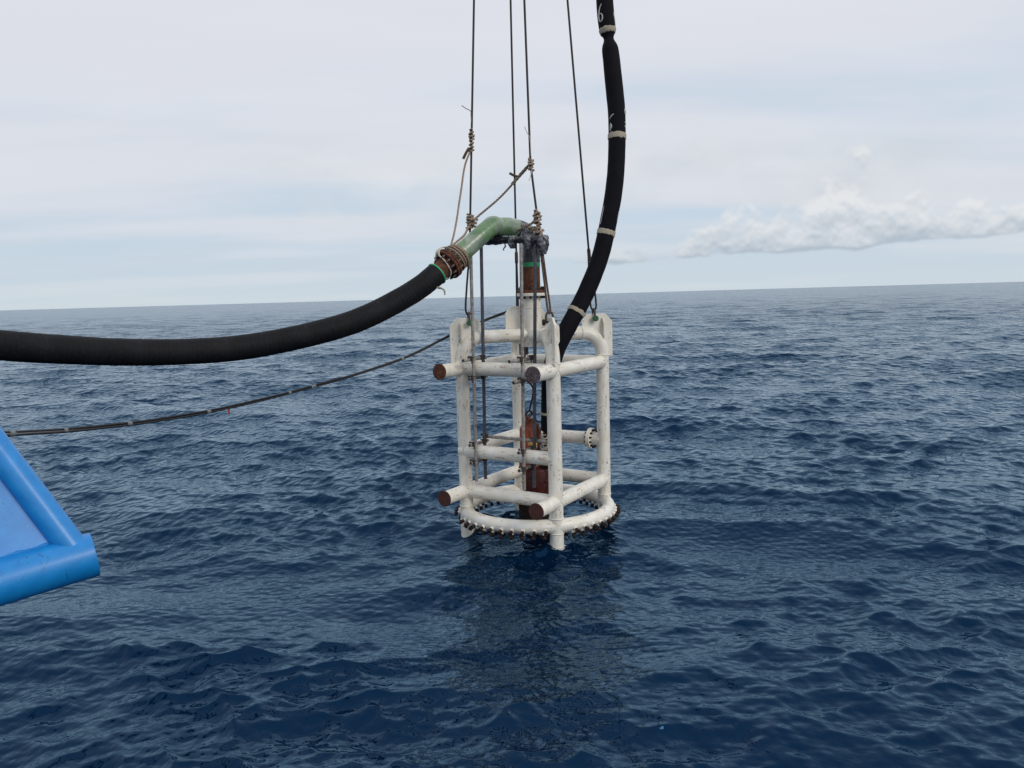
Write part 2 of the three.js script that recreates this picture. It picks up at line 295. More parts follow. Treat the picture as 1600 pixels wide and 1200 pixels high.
// ---------------------------------------------------------------- the sea
// Saturated wind sea: every octave of wavelength carries the same share of slope. Long waves are shaped in the mesh, the short ones in tiling normal maps.
const SEA = { slopePerOctave: 0.103, wind: 0.18, zones: [12, 32, 90, 400] };
const gainTable = [[0.03, 0.22], [0.06, 0.42], [0.12, 0.85], [0.25, 1.28], [0.55, 1.28], [1.1, 1.0], [2.2, 0.74], [5, 0.56], [12, 0.3]];
const gain = (L) => { let i = 0; while (i < gainTable.length - 2 && L > gainTable[i + 1][0]) i++; const [a, b] = [gainTable[i], gainTable[i + 1]]; return lerp(a[1], b[1], clamp(Math.log(L / a[0]) / Math.log(b[0] / a[0]), 0, 1)); };
function waveSet(l0, l1, perOctave, spread) {
  const list = [], n = Math.round(Math.log2(l1 / l0) * perOctave);
  for (let i = 0; i < n; i++) {
    const L = l0 * Math.pow(2, (i + rnd()) / perOctave), k = 2 * Math.PI / L;
    let u = (rnd() + rnd() + rnd()) / 1.5 - 1;              // bell-shaped spread about the wind
    const th = Math.PI / 2 + SEA.wind + u * spread * lerp(1.6, 0.95, smoothstep(L, 0.5, 2.5));
    list.push({ L, k, kx: k * Math.cos(th), kz: k * Math.sin(th), a: gain(L) * SEA.slopePerOctave * Math.sqrt(2 / perOctave) / k, p: rnd() * 6.2832 });
  }
  return list;
}
function makeSea() {
  // mesh: rings about the place's origin, ever wider apart with distance; finer towards open sea
  const ang = [], half = 46 * Math.PI / 180, fine = 960;
  for (let i = 0; i <= fine; i++) ang.push(-half + (2 * half * i) / fine);
  const coarseN = 120; for (let i = 1; i < coarseN; i++) ang.push(half + ((2 * Math.PI - 2 * half) * i) / coarseN);
  const rad = [0.02, 0.6, 1.2, 1.8, 2.4, 3, 3.5, 4];
  while (rad[rad.length - 1] < 420) rad.push(rad[rad.length - 1] * 1.0042);
  while (rad[rad.length - 1] < 60000) rad.push(rad[rad.length - 1] * 1.12);
  const nA = ang.length, nR = rad.length, pos = new Float32Array(nA * nR * 3), uv = new Float32Array(nA * nR * 2);
  const waves = waveSet(0.15, 12, 24, 1.3).sort((a, b) => b.L - a.L);
  { // a quiet moment: the water stands level where the cage's legs enter it
    const legs = [[0.573, -10.844], [-0.735, -11.677], [1.405, -12.152], [0.335, -11.9]]; let best = 9, bx = 0, bz = 0;
    for (let q = 0; q < 4000; q++) { const ox = rnd() * 400, oz = rnd() * 400; let e = 0; for (const [x, z] of legs) { let h = 0; for (const w of waves) h += w.a * Math.cos(w.kx * (x + ox) + w.kz * (z + oz) + w.p); e = Math.max(e, Math.abs(h)); } if (e < best) { best = e; bx = ox; bz = oz; } }
    for (const w of waves) w.p += w.kx * bx + w.kz * bz;
  }
  const sc = ang.map((a) => [Math.sin(a), -Math.cos(a)]);
  const zone = (r) => SEA.zones.filter((q) => r >= q).length, TILE = [5, 9, 20, 50, 91];
  for (let i = 0; i < nR; i++) {
    const r = rad[i], dr = r < 4 ? 0.6 : r < 420 ? r * 0.0042 : r * 0.12;
    const act = []; for (const w of waves) { const f = smoothstep(w.L, dr * 3, dr * 7); if (f > 0) act.push([w.kx, w.kz, w.p, w.a * f, 1.2 * w.kx / w.k, 1.2 * w.kz / w.k, smoothstep(w.L, 0.5, 1.6)]); }
    for (let j = 0; j < nA; j++) {
      const x = r * sc[j][0], z = r * sc[j][1], o = (i * nA + j) * 3; const gust = clamp(0.95 + 1.5 * noise.noise(x * 0.23, 3.3, z * 0.3) + 0.7 * noise.noise(x * 0.07, 9.1, z * 0.09), 0.3, 1.7); let h = 0, dx = 0, dz = 0;
      for (let q = 0; q < act.length; q++) { const w = act[q], ph = w[0] * x + w[1] * z + w[2], am = w[3] * (gust + (1 - gust) * w[6]), s = Math.sin(ph) * am; h += Math.cos(ph) * am; dx -= w[4] * s; dz -= w[5] * s; }
      pos[o] = x + dx; pos[o + 1] = h; pos[o + 2] = z + dz;
    }
  }
  const idx = [], groups = [[], [], [], [], []];
  for (let i = 0; i < nR - 1; i++) { const out = groups[zone(rad[i])]; for (let j = 0; j < nA; j++) { const a = i * nA + j, b = i * nA + (j + 1) % nA; out.push(a, a + nA, b, b, a + nA, b + nA); } }
  const g = new THREE.BufferGeometry();
  const total = groups.reduce((s, x) => s + x.length, 0), index = new Uint32Array(total); let at = 0;
  groups.forEach((x, m) => { index.set(x, at); g.addGroup(at, x.length, m); at += x.length; });
  for (let i = 0; i < nR * nA; i++) { uv[i * 2] = pos[i * 3]; uv[i * 2 + 1] = -pos[i * 3 + 2]; }
  g.setAttribute('position', new THREE.BufferAttribute(pos, 3)); g.setAttribute('uv', new THREE.BufferAttribute(uv, 2)); g.setIndex(new THREE.BufferAttribute(index, 1));
  g.computeVertexNormals();
  // short waves as tiling normal maps
  const ripple = (S, T, l0, l1, per, scale) => {
    const hx = new Float32Array(S * S), hz = new Float32Array(S * S), wx = new Float32Array(S * S), wz = new Float32Array(S * S);
    for (const w of waveSet(l0, l1, per, 1.6)) {
      const mx = Math.round(w.kx * T / 6.28318), mz = Math.round(w.kz * T / 6.28318), kx = mx * 6.28318530718 / T, kz = mz * 6.28318530718 / T, k = Math.hypot(kx, kz); if (!k) continue;
      const a = SEA.slopePerOctave * gain(w.L) * scale * Math.sqrt(2 / per), ax = a * kx / k, az = a * kz / k, bx = 1.15 * ax / k, bz = 1.15 * az / k;
      for (let j = 0; j < S; j++) {
        const p0 = w.p + kz * (-(j / S) * T); let c = Math.cos(p0), s = Math.sin(p0); const dc = Math.cos(kx * T / S), ds = Math.sin(kx * T / S), row = j * S;
        for (let i = 0; i < S; i++) { hx[row + i] -= ax * s; hz[row + i] -= az * s; wx[row + i] -= bx * s; wz[row + i] -= bz * s; const c2 = c * dc - s * ds; s = s * dc + c * ds; c = c2; }
      }
    }
    const d = new Uint8Array(S * S * 4);
    for (let i = 0; i < S * S; i++) {   // crests drawn together, troughs spread, as in steep ripples
      const I = i % S, J = (i - I) / S, si = ((Math.round(I - wx[i] * S / T) % S) + S) % S, sj = ((Math.round(J + wz[i] * S / T) % S) + S) % S, q = sj * S + si, nx = -hx[q], ny = hz[q], l = 1 / Math.hypot(nx, ny, 1); d[i * 4] = (nx * l * 0.5 + 0.5) * 255; d[i * 4 + 1] = (ny * l * 0.5 + 0.5) * 255; d[i * 4 + 2] = (l * 0.5 + 0.5) * 255; d[i * 4 + 3] = 255; }
    const t = new THREE.DataTexture(d, S, S); t.wrapS = t.wrapT = THREE.RepeatWrapping; t.magFilter = THREE.LinearFilter; t.repeat.set(1 / T, 1 / T); t.needsUpdate = true; return t;
  };
  const body = new THREE.Color().setRGB(0.0011, 0.0175, 0.054);
  const water = (map, roughness) => phys({ color: body, roughness, ior: 1.33, metalness: 0.46, specularColor: new THREE.Color().setRGB(0.46, 0.79, 1.0), normalMap: map });
  const mats = [[0.03, 0.19, 0.015], [0.05, 0.42, 0.03], [0.1, 1.15, 0.05, 1.1], [0.24, 3.4, 0.1, 1.3], [0.45, 7, 0.13, 1.6]].map(([l0, l1, rough, steep = 1], i) => water(ripple(1024, TILE[i], l0, l1, 15, steep), rough));
  const m = new THREE.Mesh(g, mats); m.name = 'sea'; m.receiveShadow = true;
  m.userData = { kind: 'structure', label: 'deep blue open sea with short wind waves', category: 'sea' };
  scene.add(m); return m;
}
const sea = makeSea();

// ---------------------------------------------------------------- the white pump cage
const CAGE = [0.335, 0, -11.914], YAW = -0.5669, S = 0.775, PR = 0.1, TOP = 2.494, MID = 1.258, LOW = 0.643, RING = 0.3, ARCH = 2.95, RR = S * Math.SQRT2;
const cageMatrix = new THREE.Matrix4().makeRotationY(YAW).setPosition(...CAGE);
const W = (x, y, z) => V3(x, y, z).applyMatrix4(cageMatrix);      // cage metres -> place
const cage = thing('pump_cage', 'white painted tubular steel cage with nozzle ring hanging at the sea surface', 'cage', CAGE, YAW);
const CORNERS = [[1, 1], [-1, 1], [-1, -1], [1, -1]];
let uvShift = 0; const uvo = () => [(uvShift += 0.37) % 3, (uvShift * 1.9) % 3];
const weld = (at, d, r) => { const g = new THREE.TorusGeometry(r, 0.009, 6, 28); return g.applyQuaternion(new THREE.Quaternion().setFromUnitVectors(V3(0, 0, 1), toV(d).normalize())).translate(...at); };
const centreCap = 0.0;
for (const [a, b] of CORNERS) {
  const x = a * S, z = b * S, d = RR, n = Math.SQRT1_2;
  // leg
  part('leg', [pipe([x, -0.6, z], [x, 2.62, z], PR, { seg: 28, uv0: uvo() }), weld([x, 2.6, z], [0, 1, 0], PR), weld([x, RING + 0.115, z], [0, 1, 0], PR), weld([x, RING - 0.1, z], [0, 1, 0], PR)], M.paint, cage);
  // elbow and half arch to the middle
  const pts = []; for (let i = 0; i <= 10; i++) { const t = (i / 10) * Math.PI / 2, h = d - 0.32 + 0.32 * Math.cos(t), y = ARCH - 0.32 + 0.32 * Math.sin(t); pts.push([a * n * h, y, b * n * h]); }
  pts.unshift([x, 2.62, z]);
  for (let i = 1; i <= 6; i++) { const h = (d - 0.32) * (1 - i / 6) + 0.02; pts.push([a * n * h, ARCH, b * n * h]); }
  const e = d - 0.33;
  part('arch_pipe', [sweep(pts, PR, { straight: true, seg: 28, caps: false, uv0: uvo() }), weld([a * n * e, ARCH, b * n * e], [a, 0, b], PR)], M.paint, cage);
  // lifting lug: a plate standing on the elbow in the plane of the arch
  const lug = new THREE.Matrix4().makeRotationY(Math.atan2(-b, a));
  const lugGeo = plate([[1.06, 2.58], [1.26, 2.58], [1.26, 3.12], [1.15, 3.235], [0.87, 3.235], [0.775, 3.14], [0.775, 2.96], [0.99, 2.9]], 0.032).applyMatrix4(lug);
  const L = part('lifting_lug', lugGeo, M.paint, cage);
  for (const s of [-1, 1]) { const st = plate([[0, 2.78], [0.012, 2.76], [0.085, 2.9], [0.085, 3.1], [0.03, 3.17], [0, 3.17]], 0.018, 0.003); st.rotateY(-Math.PI / 2 * s); st.translate(1.1, 0, s * 0.015).applyMatrix4(lug); part('stiffener', st, M.paint, L); }
}
// cross members
const saddle = (p, q) => {   // weld bead where a level tube meets an upright of the same size
  const P = V3(...p), d = V3(...q).sub(P).normalize(), side = V3(-d.z, 0, d.x), pts = [];
  for (let i = 0; i <= 36; i++) { const a = (i / 36) * 6.28318; pts.push(P.clone().addScaledVector(d, (PR + 0.004) * Math.abs(Math.sin(a)) + 0.004).addScaledVector(side, PR * Math.cos(a)).add(V3(0, PR * Math.sin(a), 0))); }
  return sweep(pts, 0.0075, { straight: true, seg: 6, caps: false, lump: (l, a) => 1 + 0.25 * noise.noise(l * 60, Math.cos(a), p[0] * 9) });
};
const member = (p, q, r = PR, name = 'cross_member') => part(name, [pipe(p, q, r, { seg: 28, caps: false, uv0: uvo() }), saddle(p, q), saddle(q, p)], M.paint, cage);
for (const y of [TOP, LOW]) {
  member([-S, y, S], [S, y, S]); member([S, y, S], [S, y, -S]); member([S, y, -S], [-S, y, -S]); member([-S, y, -S], [-S, y, S]);
}
// the middle frame has no member on its right face
part('cross_member', [sweep([[-S, MID, S], [S, MID, S]], PR, { straight: true, seg: 28, caps: false, uv0: uvo() })], M.paint, cage);
part('saddle_end', sweep([[-S - 0.085, MID + 0.002, S + 0.012], [-S - 0.07, MID + 0.002, S + 0.012], [-S - 0.035, MID + 0.002, S + 0.012], [-S + 0.04, MID + 0.002, S + 0.012]], (t) => 0.104 * Math.sqrt(Math.min(1, 0.12 + 1.3 * t)), { straight: true, seg: 24 }), M.paint, cage);
member([-S, MID, S], [-S, MID, -S]);
// flanged branch pipe along the back between two legs
const fl = part('flanged_pipe', pipe([-S, MID + 0.02, -S], [S, MID + 0.02, -S], 0.1, { seg: 28, caps: false, uv0: uvo() }), M.paint, cage);
for (const k of [0, 1]) part('flange', disc([S - 0.245 + k * 0.034, MID + 0.02, -S], [1, 0, 0], 0.165, 0.031, 0.005, 36), M.paint, fl);
for (let i = 0; i < 12; i++) { const t = (i + 0.5) / 12 * 6.2832; part('flange_bolt', bolt([S - 0.247, MID + 0.02 + Math.cos(t) * 0.137, -S + Math.sin(t) * 0.137], [1, 0, 0], 0.018, 0.068, 0.022), M.darkBolt, fl); }
// buffer stubs with end plates
for (const [x, y, m] of [[-S, TOP, M.rust], [S, TOP, M.greyRust], [-S, LOW, M.oxide], [S, LOW, M.oxide]]) {
  const st = part('stub_pipe', [pipe([x, y, S + 0.02], [x, y, S + 0.545], PR, { seg: 28, caps: false, uv0: uvo() }), saddle([x, y, S], [x, y, S + 0.5])], M.paint, cage);
  const pl = disc([x, y, S + 0.538], [0, 0, 1], 0.116, 0.02, 0.004, 40); part('end_plate', pl, m, st);
}
// base ring with nozzles
const ringGeo = new THREE.TorusGeometry(RR, PR, 22, 120).rotateX(Math.PI / 2).translate(0, RING, 0);
{ const u = ringGeo.attributes.uv; for (let i = 0; i < u.count; i++) u.setXY(i, u.getY(i) * 0.628, u.getX(i) * 6.88); }
const ring = part('base_ring', ringGeo, M.paint, cage);
const socketGeo = mergeGeometries([new THREE.CylinderGeometry(0.027, 0.03, 0.036, 14).translate(0, 0.018, 0).toNonIndexed()]);
const plugGeo = mergeGeometries([new THREE.CylinderGeometry(0.024, 0.024, 0.03, 10).translate(0, 0.05, 0).toNonIndexed(), new THREE.CylinderGeometry(0.032, 0.03, 0.036, 6).translate(0, 0.078, 0).toNonIndexed()]);
for (let q = 0; q < 4; q++) for (let i = 0; i < 10; i++) for (const [row, tilt] of [[0, -0.34], [1, -1.0], [2, -2.0]]) {
  const span = Math.PI / 2, off = 0.155, th = Math.PI / 4 + q * span + off + (span - 2 * off) * (i + (row === 1 ? 0.1 : row === 2 ? 0.45 : 0)) / 9.45;
  const rad = V3(Math.cos(th), 0, Math.sin(th)), dir = rad.clone().multiplyScalar(Math.cos(tilt)).add(V3(0, Math.sin(tilt), 0)).normalize();
  const at = rad.clone().multiplyScalar(RR).add(V3(0, RING, 0)).addScaledVector(dir, PR - 0.008);
  const qn = new THREE.Quaternion().setFromUnitVectors(V3(0, 1, 0), dir);
  const s = part('nozzle_socket', socketGeo, M.paint, ring), p = part('nozzle_plug', plugGeo, M.plug, ring);
  for (const m of [s, p]) { m.position.copy(at); m.quaternion.copy(qn); }
}
// middle: gusset plate and the white riser stub with its flange
const mid = new THREE.Matrix4().makeRotationY(Math.atan2(1, 1)).multiply(new THREE.Matrix4().makeTranslation(0, 0, -0.15));
part('gusset_plate', plate([[-0.385, 2.93], [-0.385, 3.28], [-0.3, 3.385], [0.14, 3.385], [0.235, 3.28], [0.235, 2.76], [-0.04, 2.76], [-0.04, 2.93]], 0.03).applyMatrix4(mid), M.paint, cage);
const riser = part('riser_pipe', [pipe([0, 2.775, 0], [0, 3.53, 0], 0.138, { seg: 32, uv0: uvo() }), weld([0, 3.36, 0], [0, 1, 0], 0.136)], M.paint, cage);
part('flange', disc([0, 3.53, 0], [0, 1, 0], 0.225, 0.045, 0.006, 44), M.paint, riser);
part('junction_box', [box(0.12, 0.17, 0.09, 0.01).translate(-0.18, 2.73, -0.02), pipe([-0.19, 2.66, 0.02], [-0.19, 2.52, 0.02], 0.012)], M.greyRust, cage);

// ---------------------------------------------------------------- rusty outlet pipe with the green wrapped bend
const OUT = [CAGE[0], 3.575, CAGE[2]];
const outlet = thing('outlet_pipe', 'rusty pipe with green film wrapped bend rising from the cage to the hose', 'pipe', OUT);
const OP = (name, g, m, parent = outlet) => part(name, shift(Array.isArray(g) ? mergeGeometries(g.map((x) => (x.index ? x.toNonIndexed() : x))) : g, OUT), m, parent);
const cx = CAGE[0], cz = CAGE[2];
OP('spool', pipe([cx, 3.6, cz], [cx, 4.0, cz], 0.13, { seg: 28 }), M.rust);
const lf = OP('flange', disc([cx, 3.577, cz], [0, 1, 0], 0.222, 0.04, 0.006, 44), M.rust);
for (let i = 0; i < 12; i++) { const t = (i + 0.3) / 12 * 6.2832; OP('flange_bolt', bolt([cx + Math.cos(t) * 0.18, 3.525, cz + Math.sin(t) * 0.18], [0, 1, 0], 0.021, 0.095, 0.032), M.darkBolt, lf); }
OP('green_band', pipe([cx, 3.965, cz], [cx, 4.045, cz], 0.135, { seg: 28 }), M.greenBand);
OP('film_sleeve', sweep([[cx, 4.03, cz], [cx, 4.12, cz], [cx + 0.005, 4.22, cz], [cx + 0.01, 4.3, cz]], 0.137, { seg: 28, steps: 26, lump: (l, a) => 1 + 0.05 * noise.noise(l * 14, Math.cos(a) * 1.6, Math.sin(a) * 1.6) }), M.darkFilm);
const bend = [[cx + 0.015, 4.28, cz], [cx + 0.0, 4.38, cz + 0.01], [cx - 0.07, 4.47, cz + 0.07], [cx - 0.18, 4.515, cz + 0.16], [cx - 0.33, 4.535, cz + 0.31], [cx - 0.47, 4.53, cz + 0.45], [-0.2, 4.545, -11.38], [-0.225, 4.535, -11.355], [-0.25, 4.51, -11.33], [-0.371, 4.402, -11.222], [-0.522, 4.262, -11.104], [-0.8, 4.012, -10.889]];
OP('wrapped_bend', sweep(bend, 0.132, { seg: 36, steps: 150, lump: (l, a, t) => 1 + 0.012 * noise.noise(l * 30, Math.cos(a) * 0.8, Math.sin(a) * 0.8) + 0.022 * noise.noise(l * 5, Math.cos(a) * 2, Math.sin(a) * 2) }), M.green);
// flange pair and rusty stub at the hose end
const fA = V3(-0.8, 4.012, -10.889), fD = V3(-0.252, -0.212, 0.195).normalize();
const along = (k) => fA.clone().addScaledVector(fD, k);
const of1 = OP('flange', disc(along(-0.02), fD, 0.215, 0.038, 0.006, 44), M.rust), of2 = OP('flange', disc(along(0.022), fD, 0.215, 0.038, 0.006, 44), M.rust);
{ const n1 = V3(0, 1, 0).addScaledVector(fD, -fD.y).normalize(), n2 = V3(0, 0, 0).crossVectors(fD, n1);
  for (let i = 0; i < 12; i++) { const t = i / 12 * 6.2832, c = along(-0.03).addScaledVector(n1, Math.cos(t) * 0.178).addScaledVector(n2, Math.sin(t) * 0.178); OP('flange_bolt', bolt(c, fD, 0.021, 0.098, 0.034), M.steelBolt, of2); } }
OP('hose_stub', sweep([along(0.04), along(0.1), along(0.2), along(0.33)], (t) => 0.135 - 0.012 * t, { seg: 28, steps: 12 }), M.rust);
// grey film bandaged round the bend and the bar below
OP('film_wrap', sweep([[cx - 0.22, 4.5, cz + 0.2], [cx - 0.13, 4.48, cz + 0.13], [cx - 0.04, 4.43, cz + 0.06], [cx + 0.03, 4.35, cz + 0.02], [cx + 0.03, 4.24, cz + 0.02]], (t) => 0.147 - 0.004 * t, { seg: 40, steps: 70, lump: (l, a) => 1 + 0.16 * noise.noise(l * 9, Math.cos(a) * 2.2, Math.sin(a) * 2.2) + 0.07 * Math.abs(noise.noise(l * 34, Math.cos(a) * 5, Math.sin(a) * 5)) }), M.film);

// ---------------------------------------------------------------- hoses
const hoseL = [along(0.26), along(0.35), [-1.16, 3.713, -10.635], [-1.45, 3.535, -10.514], [-1.961, 3.287, -10.235], [-2.563, 3.122, -9.966], [-3.272, 3.01, -9.651], [-3.866, 3.0, -9.198], [-4.361, 3.05, -8.7], [-4.708, 3.123, -8.205], [-5.014, 3.2, -7.76], [-5.281, 3.325, -7.12], [-5.602, 3.507, -6.335], [-5.9, 3.75, -5.2]];
const HL = [-0.97, 3.86, -10.75];
const hl = thing('discharge_hose', 'thick black rubber hose sagging from the rusty flange across the sea', 'hose', HL);
part('hose_body', shift(sweep(hoseL, 0.152, { seg: 30, steps: 420, lump: (l, a) => 1 + 0.007 * Math.sin(l * 110) + 0.012 * noise.noise(l * 9, Math.cos(a) * 1.5, Math.sin(a) * 1.5) + 0.02 * noise.noise(l * 2.3, Math.cos(a) * 0.7, Math.sin(a) * 0.7) }), HL), M.rubber, hl);
part('green_ring', shift(new THREE.TorusGeometry(0.15, 0.012, 8, 40).applyQuaternion(new THREE.Quaternion().setFromUnitVectors(V3(0, 0, 1), fD)).translate(...along(0.262).toArray()), HL), M.mintTape, hl);

const hoseR = [[1.56, 10.3, -12.42], [1.543, 9.224, -12.305], [1.523, 8.196, -12.191], [1.526, 7.635, -12.128], [1.562, 7.26, -12.086], [1.606, 6.792, -12.034], [1.646, 6.23, -11.972], [1.642, 5.762, -11.919], [1.586, 5.109, -11.847], [1.476, 4.551, -11.785], [1.319, 3.995, -11.722], [1.084, 3.487, -11.616], [0.854, 3.095, -11.522], [0.65, 2.712, -11.479], [0.57, 2.333, -11.537], [0.55, 1.946, -11.595], [0.54, 1.534, -11.65]];
const HR = [0.545, 1.534, -11.65];
const curveR = new THREE.CatmullRomCurve3(hoseR.map((p) => V3(...p)), false, 'centripetal');
const tAt = (y) => { let best = 0, e = 9; for (let i = 0; i <= 2000; i++) { const d = Math.abs(curveR.getPointAt(i / 2000).y - y); if (d < e) { e = d; best = i / 2000; } } return best; };
const pinch = tAt(7.25);
const hr = thing('suction_hose', 'black fabric covered hose hanging from above down into the white cage', 'hose', HR);
const hoseWeave = dataTexture(512, (x, y, t) => { const a = t(x, y, 6, 1.3) + 0.6 * t(x, y, 40, 4.9); const v = 14 + a * 5 + 1.5 * Math.sin(y * 90 * 6.2832) * Math.sin(x * 90 * 6.2832); return [v, v, v + 7]; });
const hoseMat = phys({ map: hoseWeave, roughness: 0.8, specularIntensity: 0.35 });
const rHose = (t) => HOSE_R * (1 - 0.36 * Math.exp(-Math.pow((t - pinch) / 0.009, 2)) - 0.06 * Math.exp(-Math.pow((t - pinch) / 0.03, 2)));
part('hose_body', shift(sweep(hoseR, rHose, { seg: 28, steps: 420, lump: (l, a) => 1 + 0.03 * noise.noise(l * 1.7, Math.cos(a) * 0.7, Math.sin(a) * 0.7) + 0.03 * noise.noise(l * 6, Math.cos(a) * 1.6, Math.sin(a) * 1.6) }), HR), hoseMat, hr);
const around = (y, dy, k, m, name, a0 = 0, a1 = Math.PI * 2) => {   // a band or smear lying on the hose skin between two heights
  const n = 8, pos = [], uv = [], idx = [], J = 26; const t0 = tAt(y + dy / 2), t1 = tAt(y - dy / 2);
  for (let i = 0; i <= n; i++) { const t = lerp(t0, t1, i / n), c = curveR.getPointAt(t), d = curveR.getTangentAt(t), n1 = V3(0, 0, 1).addScaledVector(d, -d.z).normalize(), n2 = V3(0, 0, 0).crossVectors(d, n1);
    for (let j = 0; j <= J; j++) { const a = lerp(a0, a1, j / J), edge = i === 0 || i === n ? 0.3 : 1, r = rHose(t) * (1.035) + k * edge + 0.003 * noise.noise(i * 0.9, Math.cos(a) * 3, Math.sin(a) * 3 + y), w = (i === 0 || i === n ? 1 : 0) * 0.02 * noise.noise(a * 4, y * 9, i); const p = c.clone().addScaledVector(n1, Math.cos(a) * r).addScaledVector(n2, Math.sin(a) * r).addScaledVector(d, w); pos.push(p.x, p.y, p.z); uv.push(a * 0.13, i * 0.02); } }
  for (let i = 0; i < n; i++) for (let j = 0; j < J; j++) { const q = i * (J + 1) + j; idx.push(q, q + J + 1, q + 1, q + 1, q + J + 1, q + J + 2); }
  const g = new THREE.BufferGeometry(); g.setAttribute('position', new THREE.Float32BufferAttribute(pos, 3)); g.setAttribute('uv', new THREE.Float32BufferAttribute(uv, 2)); g.setIndex(idx); g.computeVertexNormals();
  return part(name, shift(g, HR), m, hr);
};
for (const [y, dy] of [[7.36, 0.08], [5.82, 0.075], [4.42, 0.07], [3.29, 0.05], [1.8, 0.04]]) around(y, dy, 0.005, M.bandTape, 'tape_band');
// hand-painted numerals and smears above the bands: short brush strokes on the hose skin (angle about the hose, height)
const paintMark = std({ color: 0xb9b6b2, roughness: 0.9 });
function stroke(list, w) {
  const pts = list.map(([a, y]) => { const t = tAt(y), c = curveR.getPointAt(t), d = curveR.getTangentAt(t), n1 = V3(0, 0, 1).addScaledVector(d, -d.z).normalize(), n2 = V3(1, 0, 0).addScaledVector(d, -d.x).addScaledVector(n1, -n1.x).normalize(), r = rHose(t) * 1.0 + 0.001; return c.addScaledVector(n1, Math.cos(a) * r).addScaledVector(n2, Math.sin(a) * r); });
  part('paint_mark', shift(sweep(pts, (t) => w * (0.6 + 0.5 * Math.sin(t * 3.1)), { seg: 6, steps: 16 }), HR), paintMark, hr);
}
stroke([[-0.55, 7.72], [-0.85, 7.66], [-1.05, 7.56], [-0.95, 7.48], [-0.62, 7.5], [-0.6, 7.58], [-0.9, 7.59]], 0.011);
stroke([[1.0, 7.6], [1.15, 7.5], [1.2, 7.42]], 0.009);
stroke([[-0.45, 6.12], [-0.75, 6.1], [-1.05, 6.06]], 0.01); stroke([[-0.95, 6.0], [-0.8, 5.94], [-1.05, 5.9]], 0.01); stroke([[-1.0, 5.98], [-1.0, 5.88]], 0.009);
stroke([[1.05, 6.2], [1.12, 6.12]], 0.016); stroke([[1.0, 6.02], [1.2, 5.98]], 0.009); stroke([[0.9, 5.96], [1.15, 5.93]], 0.007);
stroke([[-1.1, 4.78], [-1.12, 4.62], [-1.1, 4.52]], 0.008); stroke([[1.1, 4.74], [1.15, 4.6]], 0.007);

